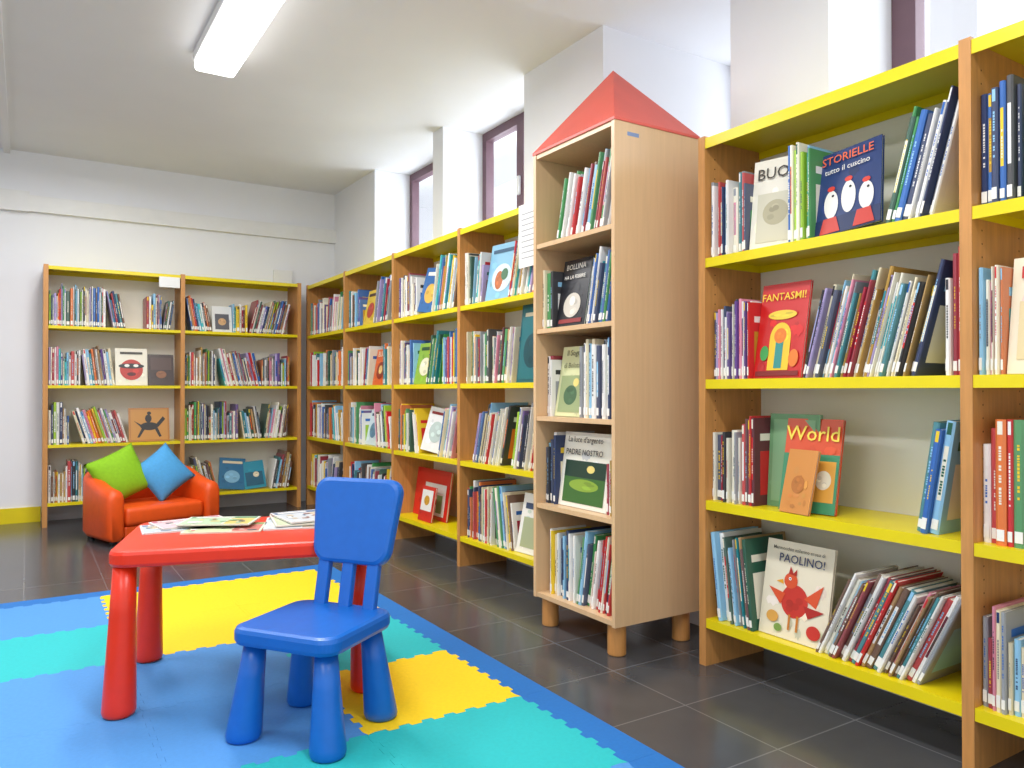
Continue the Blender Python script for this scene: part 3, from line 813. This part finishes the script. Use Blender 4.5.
# ------------------------------------------------------------------ magazines
def magazine(px, py, k, rz, w, d, base, pal, label):
    """thin stapled magazine with a printed cover; k = place in its stack"""
    root = empty('magazine', (px, py, G+.4805+k*.0058), (0, 0, R(rz)), label, 'magazine', 'magazines on the red table')
    t = .0045; rg = random.Random(label)
    m = MB(); m.box(-w/2+.002, w/2-.002, -d/2+.002, d/2-.002, .0006, t-.0006); m.build('pages', M_page, root)
    m = MB(); c = lin(base)
    m.box(-w/2, w/2, -d/2, d/2, 0, .0006, c); m.box(-w/2, w/2, -d/2, d/2, t-.0006, t, c)
    cov = m.build('cover', M_cover, root)
    m = MB(); e = t+.0003
    def r(x0, y0, x1, y1, cc, up=0):
        m.poly([(x0*w/2, y0*d/2, e+up), (x1*w/2, y0*d/2, e+up), (x1*w/2, y1*d/2, e+up), (x0*w/2, y1*d/2, e+up)], lin(cc))
    r(-.94, .56, .94, .92, pal[0]); r(-.8, .66, .3, .82, '#F2EFE6', .0002)
    r(-.94, -.92, .2, .5, pal[1]); r(.26, -.92, .94, .5, pal[2])
    for i in range(16):
        x0, y0 = rg.uniform(-.88, .68), rg.uniform(-.88, .2)
        r(x0, y0, x0+rg.uniform(.08, .26), y0+rg.uniform(.08, .3), rg.choice(pal+['#F2EFE6', '#5A5A5E', '#F2EFE6']), .0003+.0001*i)
    m.build('cover_illustration', M_print, cov)
magazine(.445, 2.80, 0, -4, .24, .17, '#DDE0E2', ['#5E7A9E', '#B8C4CC', '#D8C8A8', '#8A9AB0'], 'pale grey-blue magazine at the left edge of the left magazine spread')
magazine(.57, 2.70, 0, -22, .25, .17, '#E4E2CC', ['#7C9A52', '#C9D0A4', '#C8756A', '#E0D2A0'], 'cream and green magazine nearest the table front, left spread')
magazine(.49, 2.845, 1.05, 8, .24, .16, '#E8DADC', ['#B85E78', '#E0B8C0', '#7A9AC0', '#C9889A'], 'pink and white magazine at the back of the left spread')
magazine(.565, 2.765, 2.6, -28, .24, .16, '#E0E6D6', ['#4F8A5E', '#B4CCA8', '#D8C06A', '#C0805A'], 'green and yellow magazine topmost of the left spread')
magazine(.80, 2.68, 0, -18, .20, .25, '#DEE0E0', ['#7890A0', '#C6CCD0', '#B8A08A', '#8898A8'], 'pale grey magazine lowest of the right stack behind chair')
magazine(.83, 2.70, 1.3, -10, .20, .25, '#E6E4D6', ['#A8483A', '#C4CAA8', '#D8D0B8', '#90A0A8'], 'white and olive magazine in the middle of the right stack')
magazine(.85, 2.71, 2.6, 2, .19, .24, '#E4E4E2', ['#5A6E90', '#C8CCD0', '#C8B8A0', '#A88078'], 'white and slate magazine on top of the right stack')

# ------------------------------------------------------------------ light
w = bpy.data.worlds.new('World'); S.world = w; w.use_nodes = True
bg = w.node_tree.nodes['Background']; bg.inputs[0].default_value = (.93, .965, 1, 1); bg.inputs[1].default_value = 1.3
def area(name, loc, rot, sx, sy, e, col=(1, 1, 1)):
    l = bpy.data.lights.new(name, 'AREA'); l.shape = 'RECTANGLE'; l.size = sx; l.size_y = sy; l.energy = e; l.color = col
    o = bpy.data.objects.new(name, l); COL.objects.link(o); o.location = loc; o.rotation_euler = rot
for i, (x, y, e) in enumerate(((.825, 3.55, 38), (.825, .9, 35), (-1.0, 3.4, 38), (-1.0, .9, 28), (.3, 5.1, 20))):  # first sits at the visible fixture; the others are unseen fills added overhead
    area('ceiling_lamp_and_fill', (x, y, ZC-.115), (0, 0, 0), .2, 1.3, e, (.985, .99, 1))
# daylight through the high windows onto ceiling and reveals
for y, wd in ((5.17, .9), (4.03, .85), (1.02, 1.1)):
    area('daylight_fill', (2.95, y, 2.2), (0, R(92), 0), .7, wd, 11, (.84, .92, 1))
area('daylight_fill', (3.5, 2.46, 2.25), (0, R(92), 0), .7, .7, 8, (.84, .92, 1))  # added lamp behind the unseen window, brightens the deep recess

# ------------------------------------------------------------------ camera
cam = bpy.data.cameras.new('camera'); cam.sensor_width = 36; cam.lens = 36*F/1024; cam.clip_start = .02
co = bpy.data.objects.new('camera', cam); COL.objects.link(co)
co.location = (0, 0, .955); co.rotation_euler = (R(90.52), 0, R(-32.34))
S.camera = co
try:
    S.view_settings.view_transform = 'Standard'; S.view_settings.look = 'None'
except Exception as ex: print(ex)
